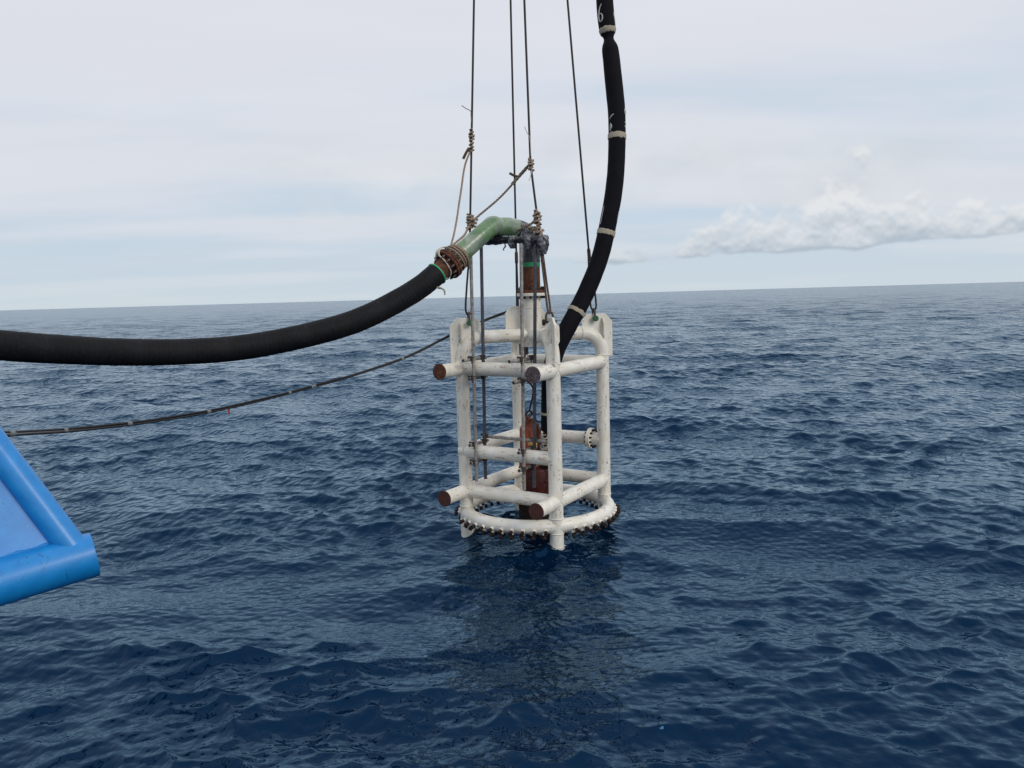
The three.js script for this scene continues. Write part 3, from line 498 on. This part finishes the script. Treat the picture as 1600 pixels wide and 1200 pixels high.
// ---------------------------------------------------------------- lifting slings and shackles
const APEX = [CAGE[0] - 0.15, 19, CAGE[2]];
const slingSpec = [
  ['wire lifting sling kinked by a rope knot above the torn dark film', [1, 1]],
  ['wire lifting sling with two rope knots beside the rusty hose flange', [-1, 1]],
  ['wire lifting sling with long rusty sleeve running down behind the white riser flange', [-1, -1]],
  ['wire lifting sling with short sleeve passing behind the black hanging hose', [1, -1]],
];
const lugPin = ([a, b]) => W(a * 0.686, 3.165, b * 0.686);
const kink = V3(0.345, 5.369, -11.3);
slingSpec.forEach(([label, cn], i) => {
  const pin = lugPin(cn), at = pin.toArray(), top = V3(...APEX), eye = pin.clone().add(V3(0, 0.13, 0));
  const out = V3(cn[0], 0, cn[1]).applyMatrix4(new THREE.Matrix4().makeRotationY(YAW)).normalize(), side = V3(0, 0, 0).crossVectors(out, V3(0, 1, 0));
  const g = thing('lifting_sling', label, 'wire sling', at, 0, 'slings of the pump cage');
  const head = i === 0 ? kink : top, dirUp = head.clone().sub(eye).normalize(), eyeLen = [0.75, 0.72, 0.82, 0.8][i], j = eye.clone().addScaledVector(dirUp, eyeLen);
  const rw = 0.0155, loop = [];
  const wide = i === 0 ? side : out, ew = i === 0 ? 0.02 : 0.045;
  loop.push(j.clone().addScaledVector(wide, 0.014), j.clone().addScaledVector(dirUp, -eyeLen * 0.5).addScaledVector(wide, ew * 0.8), eye.clone().addScaledVector(dirUp, 0.09).addScaledVector(wide, ew), eye.clone().addScaledVector(dirUp, 0.02).addScaledVector(wide, ew * 0.75), eye.clone().addScaledVector(dirUp, -0.018), eye.clone().addScaledVector(dirUp, 0.02).addScaledVector(wide, -ew * 0.75), eye.clone().addScaledVector(dirUp, 0.09).addScaledVector(wide, -ew), j.clone().addScaledVector(dirUp, -eyeLen * 0.5).addScaledVector(wide, -ew * 0.8), j.clone().addScaledVector(wide, -0.014));
  part('eye_loop', shift(sweep(loop, rw * 0.95, { seg: 10, steps: 60 }), at), i === 0 ? M.wireRusty : M.wire, g);
  part('sleeve', shift(sweep([j.clone().addScaledVector(dirUp, -0.06), j.clone().addScaledVector(dirUp, -0.04), j.clone().addScaledVector(dirUp, 0.1), j.clone().addScaledVector(dirUp, 0.13)], (t) => 0.027 * (t < 0.15 || t > 0.9 ? 0.8 : 1), { straight: true, seg: 12 }), at), M.sleeve, g);
  const path = i === 0 ? [j, kink, top] : [j, j.clone().lerp(top, 0.5), top];
  part('wire_rope', shift(sweep(path, rw, { straight: true, seg: 10 }), at), M.wire, g);
  // shackle: bow round the eye, pin through the lug, round nut
  const sh = thing('shackle', ['rusty bow shackle with dark bolt on the lug next to the stub ends', 'bow shackle with round green pin head on the lug holding the knotted sling', 'bow shackle on the lug hidden behind the white riser pipe', 'bow shackle with round green pin head on the lug beside the black hanging hose'][i], 'shackle', at, 0, 'shackles on the lifting lugs');
  const bow = []; for (let k = 0; k <= 14; k++) { const t = k / 14 * Math.PI, w = 0.05 + 0.012 * Math.sin(t); bow.push(pin.clone().addScaledVector(side, Math.cos(t) * w).add(V3(0, 0.03 + Math.sin(t) * 0.115, 0))); }
  bow.unshift(pin.clone().addScaledVector(side, 0.05).add(V3(0, -0.01, 0))); bow.push(pin.clone().addScaledVector(side, -0.05).add(V3(0, -0.01, 0)));
  part('bow', shift(sweep(bow, 0.016, { seg: 10, steps: 40 }), at), i === 0 ? M.wireRusty : M.shackle, sh);
  part('pin', shift(pipe(pin.clone().addScaledVector(side, -0.085), pin.clone().addScaledVector(side, 0.085), 0.017, { seg: 12 }), at), M.shackle, sh);
  const s = side.z > 0 || (i === 0) ? 1 : -1, sd = i === 0 ? (side.x < 0 ? 1 : -1) : (side.z > 0 ? 1 : -1);
  part('pin_head', shift(disc(pin.clone().addScaledVector(side, sd * 0.07), side.clone().multiplyScalar(sd), 0.045, 0.03, 0.006, 20), at), i === 0 ? M.darkBolt : M.pinGreen, sh);
  part('nut', shift(new THREE.CylinderGeometry(0.034, 0.034, 0.03, 6).applyQuaternion(new THREE.Quaternion().setFromUnitVectors(V3(0, 1, 0), side)).translate(...pin.clone().addScaledVector(side, -sd * 0.085).toArray()), at), M.shackle, sh);
});

// ---------------------------------------------------------------- scaffold tubes
const TR = 0.0245;
function tube(label, a, b, m, group, clamps = []) {
  const A = W(...a), B = W(...b), at = A.toArray(), g = thing('scaffold_tube', label, 'tube', at, 0, group);
  part('tube', shift(hollow(A, B, TR, 0.004, 16), at), m, g);
  for (const [x, y, z, sx] of clamps) {
    const c = [box(0.068, 0.05, 0.075, 0.012), box(0.05, 0.03, 0.07, 0.01).translate(0, 0.036, 0.0), new THREE.CylinderGeometry(0.008, 0.008, 0.11, 8).rotateZ(Math.PI / 2).translate(0.0, 0.036, 0.018), new THREE.CylinderGeometry(0.016, 0.016, 0.018, 6).rotateZ(Math.PI / 2).translate(-0.055 * sx, 0.036, 0.018), new THREE.CylinderGeometry(0.008, 0.008, 0.09, 8).translate(0.02, 0.0, 0.03), new THREE.CylinderGeometry(0.015, 0.015, 0.016, 6).translate(0.02, -0.045, 0.03)];
    const gm = mergeGeometries(c.map((q) => (q.index ? q.toNonIndexed() : q))).rotateY(YAW + (rnd() - 0.5) * 0.2).translate(...W(x, y, z).toArray());
    part('coupler', shift(gm, at), M.clamp, g);
  }
}
const uA = -0.475, uB = 0.37, FV = S + PR + TR + 0.008, BV = S - PR - TR - 0.008;
tube('pale upright scaffold tube in front of the cage rails beside the left stub end', [-0.486, 0.84, FV], [-0.455, 4.2, FV], M.galv, 'upright scaffold tubes');
tube('dark upright scaffold tube behind the cage rails below the green bend', [-0.508, 0.82, BV], [-0.45, 4.36, BV], M.darkTube, 'upright scaffold tubes');
tube('pale upright scaffold tube in front of the cage rails beside the grey stub end', [0.335, 0.8, FV], [0.39, 4.25, FV], M.galv, 'upright scaffold tubes');
tube('dark upright scaffold tube behind the cage rails in front of the white riser', [0.343, 0.78, BV], [0.46, 4.25, BV], M.darkTube, 'upright scaffold tubes');
for (const [u, un, ys, vs] of [[uA, 'left stub end', [2.64, 2.36, 1.385, 1.115], [1.1, 0.96, 0.985, 0.97]], [uB, 'grey stub end', [2.65, 2.35, 1.345, 1.09], [1.19, 1.1, 0.99, 0.99]]]) {
  ys.forEach((y, k) => {
    const off = u - 0.055 + (k > 1 ? -0.012 : 0.006);
    tube('short open scaffold tube clamped ' + ['above the upper', 'below the upper', 'above the middle', 'below the middle'][k] + ' cage rail near the ' + un, [off, y, 0.5], [off + 0.004, y, vs[k]], k === 1 && u > 0 ? M.galv : M.galv, 'short clamped scaffold tubes', [[off + 0.03, y, FV, 1], [off + 0.03, y, BV, -1]]);
  });
}
tube('grey horizontal scaffold tube behind the middle cage rail joining the dark uprights', [-0.56, 1.46, BV - 0.05], [0.62, 1.455, BV - 0.05], M.galv, 'horizontal scaffold tubes', [[-0.5, 1.46, BV - 0.02, 1], [0.36, 1.46, BV - 0.02, 1]]);
{ // top bar bandaged in dark film under the green bend
  const a = W(-0.50, 4.36, BV), b = W(0.62, 4.3, BV - 0.02), at = a.toArray(), g = thing('wrapped_bar', 'top scaffold bar bandaged in torn dark plastic film below the green bend', 'tube', at, 0, 'horizontal scaffold tubes');
  part('film_roll', shift(sweep([a, a.clone().lerp(b, 0.3), a.clone().lerp(b, 0.6), b], (t) => 0.056 + 0.012 * Math.sin(t * 9), { seg: 22, steps: 90, lump: (l, q) => 1 + 0.3 * noise.noise(l * 13, Math.cos(q) * 1.8, Math.sin(q) * 1.8) + 0.12 * noise.noise(l * 40, Math.cos(q) * 4, Math.sin(q) * 4) }), at), M.darkFilm, g);
  const lumps = [[0.0, 0.065, 0.12], [0.52, 0.075, 0.12], [0.76, 0.095, 0.13], [0.96, 0.085, 0.2]];
  for (const [t, r, dn] of lumps) { const c = a.clone().lerp(b, t); part('film_knot', shift(sweep([c.clone().add(V3(0, 0.06, 0)), c.clone(), c.clone().add(V3(0, -dn * 0.6, 0)), c.clone().add(V3(0, -dn, 0))], (s) => r * (0.75 + 0.35 * Math.sin(s * 3.1)) * (1 - 0.35 * s), { seg: 22, steps: 24, lump: (l, q) => 1 + 0.3 * noise.noise(l * 16 + t * 9, Math.cos(q) * 2.4, Math.sin(q) * 2.4) }), at), t > 0.4 ? M.film : M.darkFilm, g); }
  const flap = (c, w, h, yaw) => { const p = new THREE.PlaneGeometry(w, h, 5, 8), q = p.attributes.position; for (let i = 0; i < q.count; i++) { const y = q.getY(i) / h + 0.5; q.setX(i, q.getX(i) * (0.5 + 0.5 * y) + 0.02 * noise.noise(y * 4, c.x * 9, 1)); q.setZ(i, 0.03 * noise.noise(q.getX(i) * 14, y * 3, c.x * 5)); } p.translate(0, -h / 2, 0); const back = p.clone().translate(0, 0, -0.003); p.computeVertexNormals(); back.computeVertexNormals(); part('film_strip', shift(mergeGeometries([p, back]).rotateZ(0.25 * Math.sin(c.x * 40)).rotateY(yaw).translate(c.x, c.y, c.z), at), M.film, g); };
  flap(V3(-0.03, 4.34, -11.56), 0.03, 0.15, 0.2); flap(V3(0.33, 4.34, -11.5), 0.1, 0.16, 0.4); flap(V3(0.42, 4.32, -11.55), 0.08, 0.18, -0.5);
}

// ---------------------------------------------------------------- ropes
function ropeThing(name, label, at, lists, group) {
  const g = thing(name, label, 'rope', at, 0, group);
  for (const [pn, pts, R, m, extra] of lists) part(pn, shift(extra === 'plain' ? sweep(pts, R, { seg: 8, steps: pts.length * 8 }) : rope(pts, R), at), m, g);
  return g;
}
const slL = lugPin([-1, 1]).add(V3(0, 0.13, 0)), onL = (y) => slL.clone().lerp(V3(...APEX), (y - slL.y) / (APEX[1] - slL.y));
const slN = lugPin([1, 1]).add(V3(0, 0.13, 0)), onN = (y) => slN.clone().lerp(kink, (y - slN.y) / (kink.y - slN.y));
const RP = 0.0165;
{
  const k0 = onL(5.95), k1 = onL(5.62);
  ropeThing('rope', 'brown laid rope from a knot high on the sling down to the rusty flange', [-0.767, 4.279, -10.929], [
    ['strand', [k1.clone().add(V3(-0.02, 0, 0.03)), V3(-0.58, 5.45, -11.64), V3(-0.66, 4.95, -11.4), V3(-0.735, 4.45, -11.1), V3(-0.79, 4.22, -10.92)], RP, M.rope],
    ['knot', coil(k0.toArray(), k1.toArray(), 0.028, 6.5, 0.6), RP * 1.15, M.rope],
    ['rope_end', [k1.clone().add(V3(-0.03, 0.06, 0.03)), k1.clone().add(V3(-0.07, 0.0, 0.03)), k1.clone().add(V3(-0.12, -0.09, 0.03))], 0.02, M.wireRusty, 'plain'],
    ['loose_yarn', [k0.clone(), onL(6.15).add(V3(-0.015, 0, 0.015)), onL(6.2).add(V3(-0.02, 0, 0.015)), onL(6.24).add(V3(-0.09, 0.0, 0.02)), onL(6.26).add(V3(-0.15, 0.02, 0.02))], 0.006, M.rope, 'plain'],
  ], 'ropes tying up the outlet pipe');
  const c0 = onL(4.74), c1 = onL(4.53);
  ropeThing('rope', 'brown laid rope running slantwise from the kinked sling to the knot above the green bend', c1.toArray(), [
    ['strand', [kink.clone().add(V3(-0.01, 0.0, 0.03)), V3(0.2, 5.24, -11.44), V3(-0.1, 4.95, -11.58), c1.clone().add(V3(0.06, 0.12, 0.04)), c1.clone().add(V3(-0.02, 0.02, 0.05)), V3(-0.62, 4.42, -11.4), V3(-0.72, 4.3, -11.1), V3(-0.8, 4.22, -10.95)], RP * 1.1, M.rope],
    ['splice', [V3(0.3, 5.33, -11.32), V3(0.2, 5.24, -11.43), V3(0.08, 5.12, -11.5)], RP * 1.55, M.rope],
    ['knot', coil(kink.clone().add(V3(0, 0.07, 0)).toArray(), kink.clone().add(V3(0.01, -0.09, 0)).toArray(), 0.034, 3.6, 0.6, 1), RP * 1.25, M.rope],
    ['knot', coil(c0.toArray(), c1.toArray(), 0.046, 5.2, 0.45, 2), RP * 1.2, M.rope],
    ['knot', coil(c1.clone().add(V3(0.05, 0.02, 0.03)).toArray(), c0.clone().add(V3(0.05, -0.06, 0.03)).toArray(), 0.042, 2.4, 0.6, 0.3), RP * 1.2, M.rope],
    ['rope_end', [V3(0.16, 5.22, -11.45), V3(0.11, 5.24, -11.47), V3(0.05, 5.275, -11.48)], 0.018, M.wireRusty, 'plain'],
    ['loose_yarn', [kink.clone().add(V3(0.01, 0.1, 0.02)), kink.clone().add(V3(-0.005, 0.36, 0.02)), kink.clone().add(V3(-0.04, 0.42, 0.03)), kink.clone().add(V3(-0.07, 0.5, 0.03))], 0.005, M.paleRope, 'plain'],
    ['loose_yarn', [kink.clone().add(V3(0.02, -0.06, 0.03)), kink.clone().add(V3(0.0, -0.16, 0.04)), kink.clone().add(V3(-0.03, -0.24, 0.04))], 0.005, M.paleRope, 'plain'],
  ], 'ropes tying up the outlet pipe');
  const n0 = onN(4.72), n1 = onN(4.36);
  ropeThing('rope', 'brown rope coiled down the sling above the torn dark film', n1.toArray(), [
    ['coil', coil(n0.toArray(), n1.toArray(), 0.042, 7, 0.75, 0.4), RP * 1.35, M.rope],
    ['strand', [onN(4.62).add(V3(-0.03, 0, 0.02)), V3(0.36, 4.56, -11.3), V3(0.26, 4.52, -11.42), V3(0.14, 4.47, -11.6)], RP * 1.25, M.rope],
    ['loop', coil([0.33, 4.5, -11.28], [0.37, 4.44, -11.28], 0.04, 1.3, 0.3, 1), RP * 1.3, M.rope],
  ], 'ropes tying up the outlet pipe');
  // lashing round the pipe behind the flange, and thin pale line round the flange
  const wr = coil(along(-0.05).toArray(), along(-0.21).toArray(), 0.158, 6, 0.12, 0.6), wr2 = coil(along(-0.2).toArray(), along(-0.07).toArray(), 0.178, 3, 0.2, 2.2);
  ropeThing('lashing', 'brown rope lashed in many turns round the pipe above the rusty flange', along(-0.1).toArray(), [['turns', wr, RP * 0.95, M.rope], ['turns', wr2, RP * 0.95, M.rope]]);
  const n1v = V3(0, 1, 0).addScaledVector(fD, -fD.y).normalize(), n2v = V3(0, 0, 0).crossVectors(fD, n1v);
  const pt = (k, r, t) => along(k).addScaledVector(n1v, Math.cos(t) * r).addScaledVector(n2v, Math.sin(t) * r);
  const far = V3(0, 0, 0).crossVectors(fD, V3(0, 1, 0)).z > 0 ? 1 : -1;
  const line = (ph) => [pt(-0.12, 0.19, 0.2 + ph), pt(-0.02, 0.235, 0.1 + ph), pt(0.07, 0.23, 0.1 + ph), pt(0.12, 0.165, 0.35 + ph), pt(0.14, 0.16, 0.9 + ph), pt(0.12, 0.165, 1.5 + ph), pt(0.14, 0.155, 2.2 + ph), pt(0.17, 0.152, 3.0 + ph), pt(0.14, 0.155, 4.2 + ph), pt(0.12, 0.16, 5.4 + ph), pt(0.1, 0.2, 6.1 + ph), pt(0.0, 0.24, 6.28 + ph), pt(-0.1, 0.2, 6.3 + ph)];
  ropeThing('twine', 'thin pale twine looped over the bolts of the rusty flange', along(0.1).toArray(), [['turns', line(0), 0.008, M.paleRope, 'plain'], ['turns', line(0.1), 0.008, M.paleRope, 'plain']]);
  const rag = thing('rag', 'frayed pale cloth end hanging below the end of the black hose', 'rag', [-0.9, 3.66, -10.6]);
  part('cloth', shift(sweep([[-1.02, 3.74, -10.66], [-0.97, 3.69, -10.64], [-0.9, 3.665, -10.62], [-0.868, 3.64, -10.61], [-0.86, 3.58, -10.6]], (t) => 0.019 * (1 - 0.5 * t), { seg: 7, steps: 24, lump: (l, a) => 1 + 0.5 * noise.noise(l * 30, Math.cos(a) * 2, Math.sin(a) * 2) }), [-0.9, 3.66, -10.6]), M.bandTape, rag);
}

// ---------------------------------------------------------------- submersible pump inside the cage
const PB = [CAGE[0], 0.02, CAGE[2]];
const pump = thing('submersible_pump', 'orange submersible pump with dark strainer standing inside the white cage', 'pump', PB);
{
  const y = (v) => v - PB[1], lathe = (pts, seg = 28) => { const g = new THREE.LatheGeometry(pts.map(([r, h]) => new THREE.Vector2(Math.max(r, 1e-4), y(h))), seg); const u = g.attributes.uv; for (let i = 0; i < u.count; i++) u.setXY(i, u.getX(i) * 1.2, u.getY(i) * 1.2); return g; };
  part('motor_housing', lathe([[0, 1.68], [0.06, 1.68], [0.065, 1.66], [0.12, 1.6], [0.16, 1.54], [0.165, 1.52], [0.165, 1.0], [0.185, 0.99], [0.185, 0.95], [0.16, 0.94]]).translate(-0.075, 0, 0.03), M.orange, pump);
  part('volute', [box(0.4, 0.46, 0.36, 0.05).rotateY(YAW + 0.35).translate(0.03, y(0.72), 0.0), lathe([[0.1, 0.98], [0.2, 0.93], [0.23, 0.88], [0.23, 0.55], [0.17, 0.5], [0.1, 0.47]]).translate(0.03, 0, 0)], M.redOxide, pump);
  part('clamp_band', [new THREE.CylinderGeometry(0.24, 0.24, 0.03, 32).translate(0.03, y(0.74), 0), box(0.09, 0.035, 0.05, 0.008).translate(0.16, y(0.745), 0.22)], M.redOxide, pump);
  part('discharge_stub', [pipe([0.21, y(1.62), 0.25], [0.21, y(1.3), 0.25], 0.1, { seg: 22 }), sweep([[0.21, y(1.32), 0.25], [0.2, y(1.1), 0.22], [0.12, y(0.95), 0.1]], 0.095, { seg: 20 })], M.darkBolt, pump);
  const cyl = new THREE.CylinderGeometry(0.25, 0.25, 0.36, 36, 1, true).translate(-0.03, y(0.2), 0.03);
  const st = part('strainer', [cyl, new THREE.CylinderGeometry(0.25, 0.25, 0.02, 36).translate(-0.03, y(0.385), 0.03)], M.strainer, pump);
  const bars = []; for (let i = 0; i < 44; i++) { const t = i / 44 * 6.2832; bars.push(pipe([-0.03 + Math.cos(t) * 0.254, y(0.03), 0.03 + Math.sin(t) * 0.254], [-0.03 + Math.cos(t + 0.5) * 0.254, y(0.38), 0.03 + Math.sin(t + 0.5) * 0.254], 0.005, { seg: 5 }), pipe([-0.03 + Math.cos(t) * 0.256, y(0.03), 0.03 + Math.sin(t) * 0.256], [-0.03 + Math.cos(t - 0.5) * 0.256, y(0.38), 0.03 + Math.sin(t - 0.5) * 0.256], 0.005, { seg: 5 })); }
  part('strainer_mesh', bars, M.strainer, st);
  part('lifting_bail', sweep([[-0.2, y(1.55), 0.06], [-0.17, y(1.68), 0.06], [-0.08, y(1.8), 0.04], [0.0, y(1.69), 0.02], [0.05, y(1.54), 0.0]], 0.013, { seg: 8, steps: 30 }), M.wire, pump);
  part('cable_gland', [pipe([-0.12, y(1.6), 0.12], [-0.12, y(1.73), 0.13], 0.026, { seg: 12 }), pipe([0.02, y(1.5), 0.14], [0.02, y(1.62), 0.14], 0.03, { seg: 12 })], M.orange, pump);
}
{ // pump rope, cables and mesh bag in the cage
  const at = [CAGE[0] - 0.08, 1.8, CAGE[2]];
  const top = W(0.05, 2.4, 0.6);
  ropeThing('pump_rope', 'dark wire rope slanting from the upper rail down to the orange pump', at, [['strand', [top, V3(0.3, 2.2, -11.6), V3(at[0], 1.8, at[2] + 0.04)], 0.014, M.wire, 'plain']]);
  const p0 = W(-0.52, 2.62, -0.62), pc = [p0, W(-0.56, 2.35, -0.6), W(-0.57, 2.0, -0.6), W(-0.52, 1.72, -0.55), W(-0.4, 1.6, -0.44), W(-0.25, 1.66, -0.3), W(-0.12, 1.75, -0.1), V3(PB[0] - 0.12, 1.72, PB[2] + 0.13)];
  const cb = thing('power_cable', 'thin dark cable looping beside the rear leg to the orange pump', 'cable', p0.toArray()); part('cable', shift(sweep(pc, 0.014, { seg: 8, steps: 60 }), p0.toArray()), M.cable, cb);
  part('tape_band', shift(sweep([W(-0.57, 2.1, -0.6), W(-0.57, 2.05, -0.6)], 0.02, { straight: true, seg: 10 }), p0.toArray()), M.bandTape, cb);
  // pale net bundle by the hose end
  const nb = [PB[0] + 0.2, 1.36, PB[2] + 0.26], lists = [];
  for (let k = 0; k < 16; k++) { const pts = []; const a0 = rnd() * 6.28; for (let i = 0; i < 5; i++) { const a = a0 + i * 0.9; pts.push(V3(nb[0] + Math.cos(a) * (0.1 + 0.05 * rnd()), nb[1] + (rnd() - 0.5) * 0.24, nb[2] + Math.sin(a) * (0.1 + 0.05 * rnd()))); } lists.push(['cord', pts, 0.0065, M.paleRope, 'plain']); }
  ropeThing('net', 'tangle of pale netting cord around the lower end of the hose', nb, lists);
  const fb = W(0.2, 1.36, 0.42), f = thing('float', 'small yellowish float lying by the rear scaffold tube', 'float', fb.toArray());
  part('float_body', new THREE.SphereGeometry(0.062, 20, 14).scale(1.15, 0.9, 1), std({ color: 0xb08a4a, roughness: 0.7 }), f);
  part('float_eye', new THREE.TorusGeometry(0.02, 0.007, 6, 14).translate(0.072, 0.02, 0), M.wire, f);
}

// ---------------------------------------------------------------- cable bundle from the ship to the cage
{
  const pts = [[0.12, 3.3, -12.1], [0.031, 3.311, -12.149], [-0.265, 3.225, -12.141], [-0.558, 3.112, -12.027], [-0.944, 2.958, -11.909], [-1.48, 2.715, -11.479], [-2.135, 2.523, -10.955], [-2.656, 2.42, -10.34], [-3.118, 2.355, -9.527], [-3.464, 2.351, -8.621], [-3.677, 2.402, -7.721], [-3.758, 2.503, -6.727], [-3.718, 2.595, -6.032], [-3.665, 2.683, -5.439], [-3.55, 2.833, -4.55], [-3.4, 3.0, -3.6]].map((p) => V3(...p));
  const c = new THREE.CatmullRomCurve3(pts, false, 'centripetal'), at = [-0.944, 2.958, -11.909];
  const g = thing('cable_bundle', 'pair of thin dark cables taped together sagging from the left to the cage', 'cable', at);
  const n = 160, core = []; for (let i = 0; i <= n; i++) core.push(c.getPointAt(i / n));
  [[0, 0.0115, 0.011, M.cable], [0.012, -0.009, 0.0105, M.cable], [-0.014, -0.004, 0.0075, std({ color: 0x6d7378, roughness: 0.6 })]].forEach(([dx, dy, r, m], k) => part('cable', shift(sweep(core.map((p, i) => p.clone().add(V3(dx * Math.cos(i * 0.05 + k) * 0.6, dy + 0.004 * noise.noise(i * 0.11, k * 3, 0), dx))), r, { straight: true, seg: 8 }), at), m, g));
  for (const [t, dt] of [[0.19, 0.004], [0.33, 0.007], [0.37, 0.004], [0.5, 0.005], [0.62, 0.006], [0.715, 0.005], [0.79, 0.006]]) { const p = c.getPointAt(t), q = c.getPointAt(t + dt); part('tape_wrap', shift(sweep([p, q], 0.0225, { straight: true, seg: 10 }), at), M.cableTape, g); }
  const tg = c.getPointAt(0.47); part('red_tag', shift(box(0.02, 0.07, 0.006, 0.002).translate(tg.x, tg.y - 0.045, tg.z), at), std({ color: 0xa8402c, roughness: 0.7 }), g);
}

// ---------------------------------------------------------------- blue tubular frame of the ship
{
  const e = V3(-2.145, 2.296, -3.90), a = V3(-2.475, 2.247, -3.67), dir = a.clone().sub(e).normalize(), at = e.toArray();
  const g = thing('ship_frame', 'glossy blue painted tubular frame of the ship with welded plate', 'ship frame', at);
  const far = e.clone().addScaledVector(dir, 2.2), r = 0.112;
  part('main_tube', shift(sweep([e.clone().addScaledVector(dir, -0.0), e.clone().addScaledVector(dir, 0.006), far], (t) => r * (t === 0 ? 0.965 : 1), { straight: true, seg: 56 }), at), M.blue, g);
  const j = V3(-2.250, 2.392, -3.847), slant = V3(-2.557, 2.840, -3.876).sub(j).normalize(), topEnd = j.clone().addScaledVector(slant, 2.4);
  part('slanted_tube', shift([sweep([j.clone().addScaledVector(slant, -0.12), topEnd], 0.068, { straight: true, seg: 40 })].map((x) => (x.index ? x.toNonIndexed() : x)), at), M.blue, g);
  // plate welded between the two tubes
  const nrm = V3(0, 0, 0).crossVectors(dir, slant).normalize(), p0 = j.clone(), p1 = j.clone().addScaledVector(dir, 1.6), p2 = topEnd.clone().addScaledVector(slant, -0.4), t = 0.006, off = nrm.z > 0 ? -0.02 : 0.02;
  const v = [p0, p1, p2].map((p) => p.clone().addScaledVector(nrm, off)), lo = v.map((p) => p.clone().addScaledVector(nrm, t)), hi = v.map((p) => p.clone().addScaledVector(nrm, -t));
  const tri = (x, y, z) => [...x.toArray(), ...y.toArray(), ...z.toArray()], pg = new THREE.BufferGeometry(), arr = [...tri(hi[0], hi[1], hi[2]), ...tri(lo[0], lo[2], lo[1])];
  for (let k = 0; k < 3; k++) { const m = (k + 1) % 3; arr.push(...tri(lo[k], lo[m], hi[m]), ...tri(lo[k], hi[m], hi[k])); }
  pg.setAttribute('position', new THREE.Float32BufferAttribute(arr, 3)); pg.setAttribute('uv', new THREE.Float32BufferAttribute(Array.from({ length: arr.length / 3 * 2 }, (_, i) => (i % 2 ? arr[Math.floor(i / 2) * 3 + 1] : arr[Math.floor(i / 2) * 3])), 2)); pg.computeVertexNormals();
  part('web_plate', shift(pg, at), M.blue, g);
  part('weld_bead', shift(sweep([v[0], v[0].clone().lerp(v[1], 0.3), v[0].clone().lerp(v[1], 0.6), v[1]], 0.013, { seg: 10, steps: 120, lump: (l, a) => 1 + 0.18 * Math.sin(l * 420) + 0.2 * noise.noise(l * 25, Math.cos(a), 3) }), at), M.blue, g);
  const k0 = V3(-2.5, 2.215, -3.62), kd = V3(-0.9, -0.35, 0.15).normalize();
  part('brace_tube', shift(sweep([k0, k0.clone().addScaledVector(kd, 0.012), k0.clone().addScaledVector(kd, 0.8)], (q) => 0.085 * (q === 0 ? 0.9 : 1), { straight: true, seg: 40 }), at), M.blue, g);
}

// ---------------------------------------------------------------- a little foam where the front leg meets the water
{
  const bits = [], c = W(S, 0, S), base = new THREE.IcosahedronGeometry(1, 1);
  for (let i = 0; i < 110; i++) { const a = rnd() * 6.2832, r = PR + 0.002 + Math.pow(rnd(), 2.2) * 0.03, s = 0.002 + rnd() * 0.004; bits.push(base.clone().scale(s * (1 + rnd()), s * 0.5, s * (1 + rnd())).translate(c.x + Math.cos(a) * r, (rnd() - 0.4) * 0.018, c.z + Math.sin(a) * r)); }
  const m = new THREE.Mesh(mergeGeometries(bits), M.foam); m.name = 'foam'; m.userData = { kind: 'stuff', label: 'thin white foam around the front leg at the waterline', category: 'foam' }; m.castShadow = m.receiveShadow = true; scene.add(m);
}

renderer.render(scene, camera);
